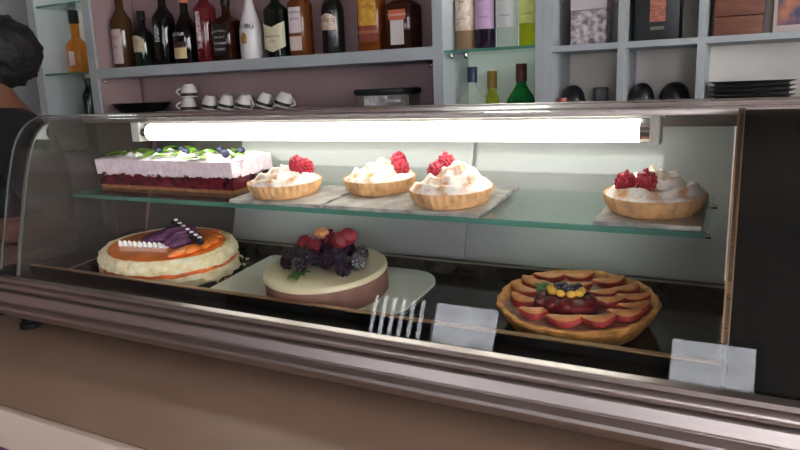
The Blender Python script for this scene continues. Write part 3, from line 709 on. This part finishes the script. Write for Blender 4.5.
# glass shelf bottles
GG = 'tall bottles on the glass shelf'
TB = [(-.745, 'tan', (150, 124, 96), (196, 168, 132), 'tall tan bottle with tan label, first on the right glass shelf', .7), (-.685, 'grape', (40, 26, 48), (190, 156, 190), 'tall dark purple bottle with lilac label', .85), (-.620, 'clear', (196, 206, 204), (206, 206, 204), 'tall clear bottle with white label on the right glass shelf', .25), (-.556, 'lime', (176, 186, 40), (206, 212, 120), 'tall lime yellow bottle, last on the right glass shelf', .5)]
for (x, nm, g1, p1, lab, amt) in TB:
    ob = bottle(lab, x, E(.104), 1.845, .0295, .34, bglass(nm, g1, amt), BLACK, .24, .285, .013, .31, labels=[(.055 if nm != 'lime' else .062, .215, 72, paper(nm, p1), '')], text=[('LIMON' if nm == 'lime' else 'RIVES' if nm == 'tan' else 'CASIS' if nm == 'grape' else 'BLANCO', .017, .150, DK, 0), ('licor', .011, .130, DK, 0), ('sin alcohol', .007, .085, DK, 0)], group=GG)
bottle('clear bottle with blue cap standing below the glass shelf', -.727, E(-.20), 1.845, .045, .258, bglass('clear2', (196, 214, 196), .25), mat('blue_cap', (34, 48, 78), .35), .140, .208, .0125, .215)
bottle('small yellow green bottle behind the blue capped one', -.688, E(-.20), 1.905, .022, .245, bglass('yellow', (190, 200, 60), .4), mat('gold_cap', (150, 118, 30), .4), .150, .190, .0125, .195)
bottle('bright green bottle with dark red cap at right of the niche', -.580, E(-.20), 1.845, .042, .260, bglass('emerald', (10, 120, 54), .45), mat('wine_cap', (92, 28, 34), .35), .148, .208, .0135, .212)

# ---------------------------------------------------------------- crockery, boxes and bowls
ZL = E(-.050)
def cup(x, y, z, label, rot, tilt=0.0, first=[None]):
    z += .0005 + .031*math.sin(abs(tilt))
    if first[0] is None:
        t = thing('espresso_cup', label, 'cup', (x, y, z), (tilt, 0, rot), 'white cups on the lower shelf')
        MB().lathe([(.0275, .001), (.0305, 0), (.031, .002), (.029, .022), (.024, .038), (.0185, .044), (.0185, .048), (.016, .048)], seg=36, cap0=False).build('bowl', WHITEC, t)
        MB().lathe([(.0314, .005), (.0301, .016)], seg=36, cap0=False, cap1=False).build('dark_stripe', DK, t)
        MB().tube([(.027+.0*k, 0, .034) if k == 0 else (.028+.016*math.sin(PI*k/6), 0, .034-.026*k/6) for k in range(7)], .0035, 8).build('handle', WHITEC, t)
        first[0] = t; return t
    o = dup(first[0], label); o.location = (x, y, z); o.rotation_euler = (0, tilt, rot); return o
CY = 1.83
cup(-1.835, CY, ZL, 'white cup upside down under another, first in the row', PI*1.25)
cup(-1.828, CY, ZL+.0495, 'white cup upside down on top of another cup', PI*1.22)
cup(-1.735, CY, ZL, 'white cup upside down right of the stacked pair', .15, .2)
cup(-1.655, CY, ZL, 'white cup third in the bottom row of upturned cups', .1, .24)
cup(-1.575, CY, ZL, 'white cup fourth in the bottom row of upturned cups', -.1, .26)
cup(-1.495, CY+.01, ZL-.0, 'white cup second from the right end of the cup row', .2, .34)
cup(-1.415, CY+.01, ZL-.0, 'white cup at the right end of the cup row', .1, .36)
cb = thing('food_container', 'flat clear container with black lid on the lower shelf', 'container', (-1.0, 1.83, ZL+.0003))
MB().box(-.082, .082, -.06, .06, 0, .038, .006).build('tub', glass('clear_plastic', (.7, .7, .7), .05, .05, body=(150, 140, 140), body_amt=.5), cb)
MB().box(-.05, .03, -.0625, -.0603, .006, .034).build('sticker', mat('silver_sticker', (214, 212, 214), .3, rgb2=(120, 120, 124), noise_scale=40), cb)
MB().box(-.086, .086, -.064, .064, .038, .056, .005).build('lid', mat('black_lid', (28, 34, 36), .4), cb)
bt = thing('black_dish', 'shallow black dish on the left end of the lower shelf', 'dish', (-2.08, 1.83, ZL+.0003))
MB().lathe([(.06, 0), (.075, .004), (.10, .034), (.098, .036), (.07, .008)], seg=40, rx=1.15).build('dish', BLACK, bt)
GB = mat('gift_pattern', (220, 212, 214), .35, rgb2=(120, 104, 110), noise_scale=70)
gb = thing('patterned_box', 'white box with speckled silver pattern on the right shelf', 'box', (-.388, 1.84, E(.0972)))
MB().box(-.045, .045, -.04, .04, 0, .088, .002).build('body', GB, gb); MB().box(-.0465, .0465, -.0415, .0415, .0885, .19, .002).build('lid', mat('gift_lid', (208, 196, 200), .4, noise_amt=.06, noise_scale=30), gb)
bb = thing('black_gift_box', 'black box with copper check emblem on the right shelf', 'box', (-.222, 1.84, E(.0972)))
MB().box(-.052, .052, -.045, .045, 0, .19, .002).build('body', mat('black_card', (18, 20, 22), .4), bb)
em = mat('copper_check', (190, 110, 90), .4)
n_ = em.node_tree.nodes; l_ = em.node_tree.links; ck = n_.new('ShaderNodeTexBrick'); ck.inputs['Scale'].default_value = 60; ck.inputs['Color1'].default_value = lin((204, 128, 106)); ck.inputs['Color2'].default_value = lin((170, 88, 74)); ck.inputs['Mortar'].default_value = lin((50, 26, 26))
tcc = n_.new('ShaderNodeTexCoord'); mpp = n_.new('ShaderNodeMapping'); mpp.inputs['Rotation'].default_value = (PI/2, 0, 0); l_.new(tcc.outputs['Object'], mpp.inputs[0]); l_.new(mpp.outputs[0], ck.inputs['Vector']); l_.new(ck.outputs['Color'], n_['Principled BSDF'].inputs['Base Color'])
MB().box(-.016, .020, -.0462, -.0451, .045, .13).build('emblem', em, bb); MB().box(-.014, .018, -.0462, -.0451, .026, .034).build('caption_strip', mat('olive_strip', (110, 104, 84), .5), bb)
wb = thing('wooden_box', 'brown wooden box with plank front on the right shelf', 'box', (-.042, 1.85, E(.0972)))
for k in range(4): MB().box(-.052, .052, -.045, .045, .0005+k*.046, .045+k*.046, .0015).build('plank', mat('brown_wood', (112, 66, 48), .6, noise_amt=.25, noise_scale=14, stretch=(1, 6, 6)), wb)
fr = thing('framed_picture', 'small framed colourful picture leaning at the far right shelf', 'picture', (.085, 1.86, E(.0972)))
MB().box(-.055, .055, -.012, 0, 0, .18, .002).build('frame', mat('pale_frame', (206, 194, 186), .5), fr)
MB().box(-.047, .047, -.0135, -.0122, .020, .17).build('print', mat('print_colours', (60, 60, 96), .5, rgb2=(190, 120, 80), noise_scale=28), fr)
pc = thing('white_canister', 'pale cylinder between the wooden box and framed picture', 'canister', (.020, 1.90, E(.0972)))
MB().lathe([(.009, 0), (.011, .002), (.011, .18)], seg=24).build('body', WHITEC, pc)
def bowl(x, r, h, label, first=[None]):
    if first[0] is None:
        t = thing('black_bowl', label, 'bowl', (x, 1.83, ZL+.0003), group='black bowls on the lower shelf')
        pr_ = [(.0335*math.cos(a)**.85, .046*math.sin(a)) for a in [PI/2*k/12 for k in range(12)]] + [(.002, .0462)]
        MB().lathe(pr_, seg=40).build('bowl_body', mat('black_ceramic', (22, 24, 27), .3), t)
        MB().lathe([(.0342, .001), (.0342, .006), (.0336, .007)], seg=40).build('rim', mat('grey_rim', (70, 72, 72), .4), t)
        first[0] = t; return t
    o = dup(first[0], label); o.location = (x, 1.83, ZL+.0003); o.scale = (r/.0335, r/.0335, h/.046); return o
bowl(-.432, .0335, .046, 'upturned black bowl beside a red tin and grey jar')
bowl(-.255, .0300, .046, 'upturned black bowl, left of the pair under the black box')
bowl(-.176, .0360, .046, 'upturned black bowl, right of the pair under the black box')
jr = thing('grey_jar', 'small grey lidded jar behind the first black bowl', 'jar', (-.368, 1.88, ZL+.0003))
MB().lathe([(.018, 0), (.019, .002), (.019, .030)], seg=28).build('jar_body', mat('grey_ceramic', (140, 138, 142), .4), jr); MB().lathe([(.0195, .030), (.0195, .036), (.015, .038)], seg=28).build('lid', mat('grey_lid', (112, 110, 114), .4), jr)
rt = thing('red_tin', 'small brick red tin left of the first black bowl', 'tin', (-.450, 1.785, ZL+.0003))
MB().lathe([(.012, 0), (.0125, .001), (.0125, .010)], seg=24).build('tin_body', mat('brick_red', (150, 70, 58), .5), rt); MB().lathe([(.0132, .010), (.0132, .0135), (.012, .014)], seg=24).build('lid', mat('brick_lid', (170, 92, 78), .4), rt)
tray0 = None
for k in range(4):
    lab = ['bottom black tray of the stack on the right lower shelf', 'second black tray from the bottom of the stack', 'third black tray from the bottom of the stack', 'topmost black tray of the stack on the right shelf'][k]
    z = ZL+.0003+k*.0108
    if tray0 is None:
        tray0 = thing('serving_tray', lab, 'tray', (-.006, 1.835, z), group='stacked black serving trays')
        MB().box(-.078, .078, -.055, .055, 0, .005, .0015).build('base', BLACK, tray0)
        MB().lathe([(.055, .004), (.066, .0098), (.064, .0100), (.053, .0052)], seg=64, rx=1.42, ry=.95, n=6, cap0=False, cap1=False).build('flared_rim', mat('tray_rim', (34, 34, 36), .3), tray0)
    else:
        o = dup(tray0, lab); o.location = (-.006, 1.835, z)

# ---------------------------------------------------------------- person behind the case
pp = thing('person', 'person in black t-shirt with dark curly hair standing behind the case', 'person', (-1.96, 1.225, -.022))
SKINM = mat('skin', (118, 76, 58), .55, noise_amt=.08, noise_scale=20)
HAIRM = mat('hair_black', (16, 14, 14), .7, bump=1.0, bump_scale=60)
TEE = mat('black_cotton', (16, 17, 22), .85, noise_amt=.1, noise_scale=40)
F = Vector((-.6, -.8, 0)); L = Vector((.8, -.6, 0)); U = Vector((0, 0, 1))
def P(f, l, u): return F*f + L*l + U*u
def skin(name, verts, edges, m, parent, root=0, sub=2):
    me = bpy.data.meshes.new(name); me.from_pydata([tuple(v[0]) for v in verts], edges, [])
    me.materials.append(m)
    o = bpy.data.objects.new(name, me); C.objects.link(o); o.parent = parent
    sk = o.modifiers.new('skin', 'SKIN'); sk.use_smooth_shade = True
    for i, v in enumerate(verts):
        r = v[1]; d = me.skin_vertices[0].data[i]; d.radius = (r, r) if not isinstance(r, tuple) else r; d.use_root = (i == root)
    ss = o.modifiers.new('sub', 'SUBSURF'); ss.levels = sub; ss.render_levels = sub
    return o
V = [(P(0, 0, .93), .13), (P(0, 0, 1.10), .125), (P(.01, 0, 1.27), .135), (P(0, 0, 1.40), .070), (P(.015, 0, 1.47), .050), (P(.045, 0, 1.535), .062), (P(.04, 0, 1.60), .082), (P(.03, 0, 1.645), .060),
     (P(0, .17, 1.375), .058), (P(-.07, .31, 1.27), .047), (P(-.12, .40, 1.145), .042), (P(.07, .30, 1.135), .032), (P(.115, .275, 1.135), .029),
     (P(0, -.17, 1.375), .058), (P(-.02, -.225, 1.22), .047), (P(.05, -.22, 1.17), .040), (P(.19, -.17, 1.18), .030), (P(.24, -.16, 1.185), .028),
     (P(0, .10, .86), .095), (P(.01, .11, .50), .062), (P(-.01, .11, .09), .042), (P(.10, .12, .060), .034),
     (P(0, -.10, .86), .095), (P(.01, -.11, .50), .062), (P(-.01, -.11, .09), .042), (P(.10, -.12, .060), .034),
     (P(.115, 0, 1.575), .014), (P(.132, 0, 1.562), .011)]
Ed = [(0, 1), (1, 2), (2, 3), (3, 4), (4, 5), (5, 6), (6, 7), (3, 8), (8, 9), (9, 10), (10, 11), (11, 12), (3, 13), (13, 14), (14, 15), (15, 16), (16, 17), (0, 18), (18, 19), (19, 20), (20, 21), (0, 22), (22, 23), (23, 24), (24, 25), (6, 26), (26, 27)]
def hand(wi, palm, side, fdir):
    """five finger chains rooted in the palm"""
    for k in range(4):
        o_ = L*side*(-.024+.016*k); ln = [.9, 1.05, 1.0, .8][k]
        b0 = len(V)
        V.append((palm + o_*1.0 + fdir*.02, .0095)); V.append((palm + o_*1.15 + fdir*(.02+.034*ln) + U*-.006, .0088)); V.append((palm + o_*1.15 + fdir*(.02+.058*ln) + U*-.020, .0078))
        Ed.extend([(wi, b0), (b0, b0+1), (b0+1, b0+2)])
    b0 = len(V)
    V.append((palm - L*side*.034 - fdir*.005, .0105)); V.append((palm - L*side*.050 + fdir*.025 + U*-.006, .0090))
    Ed.extend([(wi, b0), (b0, b0+1)])
hand(12, P(.138, .262, 1.135), 1, (F*.87-L*.48).normalized())
hand(17, P(.265, -.155, 1.185), -1, (F*.95+L*.2).normalized())
body = skin('body', V, Ed, SKINM, pp)
tv = [(P(0, .01, .90), .165), (P(0, .02, 1.10), .165), (P(.01, .02, 1.27), .170), (P(0, 0, 1.405), .105), (P(.003, 0, 1.44), .072), (P(0, .172, 1.385), .078), (P(-.07, .31, 1.272), .070), (P(-.115, .385, 1.18), .060), (P(0, -.172, 1.385), .078), (P(-.012, -.21, 1.27), .066)]
skin('t_shirt', tv, [(0, 1), (1, 2), (2, 3), (3, 4), (3, 5), (5, 6), (6, 7), (3, 8), (8, 9)], TEE, pp)
tr = [(P(0, 0, .93), .148), (P(0, .10, .84), .112), (P(.01, .11, .50), .080), (P(-.01, .11, .12), .062), (P(0, -.10, .84), .112), (P(.01, -.11, .50), .080), (P(-.01, -.11, .12), .062)]
skin('trousers', tr, [(0, 1), (1, 2), (2, 3), (0, 4), (4, 5), (5, 6)], mat('dark_denim', (28, 30, 38), .8), pp)
mb = MB(); q = bmesh.ops.create_icosphere(mb.bm, subdivisions=5, radius=1)
hc_ = P(-.005, 0, 1.605)
for v in q['verts']:
    d = v.co.normalized(); f = d.dot(F)
    r = .110 + .010*noise.noise(d*4) + .005*noise.noise(d*12) + .004*noise.noise(d*30)
    low = max(0, -d.z)
    face = max(0, f)*(1 if d.z < .35 else max(0, 1-(d.z-.35)*4))
    r *= 1 - .42*face - .10*low
    v.co = hc_ + Vector((d.x*r, d.y*r, d.z*r*.98))
mb.build('hair', HAIRM, pp, smooth=80)
EYF = .080
MB().ball((0, 0, 0), .015, 2, (1.2, .75, 1.3), Matrix.Rotation(math.atan2(F.y, F.x), 3, 'Z')).build('nose', SKINM, pp, loc=P(.098, 0, 1.565))
for s in (-1, 1):
    ey = MB().ball((0, 0, 0), .011, 2).build('eye', mat('eye_white', (210, 205, 200), .2), pp, loc=P(EYF, .027*s, 1.588))
    MB().ball((0, 0, 0), .0058, 2).build('iris', DK, ey, loc=F*.0068)
    MB().ball((0, 0, 0), .026, 2, (.9, .35, 1.2), Matrix.Rotation(math.atan2(F.y, F.x), 3, 'Z')).build('ear', SKINM, pp, loc=P(.035, .088*s, 1.575))
MB().ball((0, 0, 0), .018, 2, (.4, 1, .3), Matrix.Rotation(math.atan2(F.y, F.x), 3, 'Z')).build('mouth', mat('lips', (120, 60, 56), .5), pp, loc=P(.094, 0, 1.530))
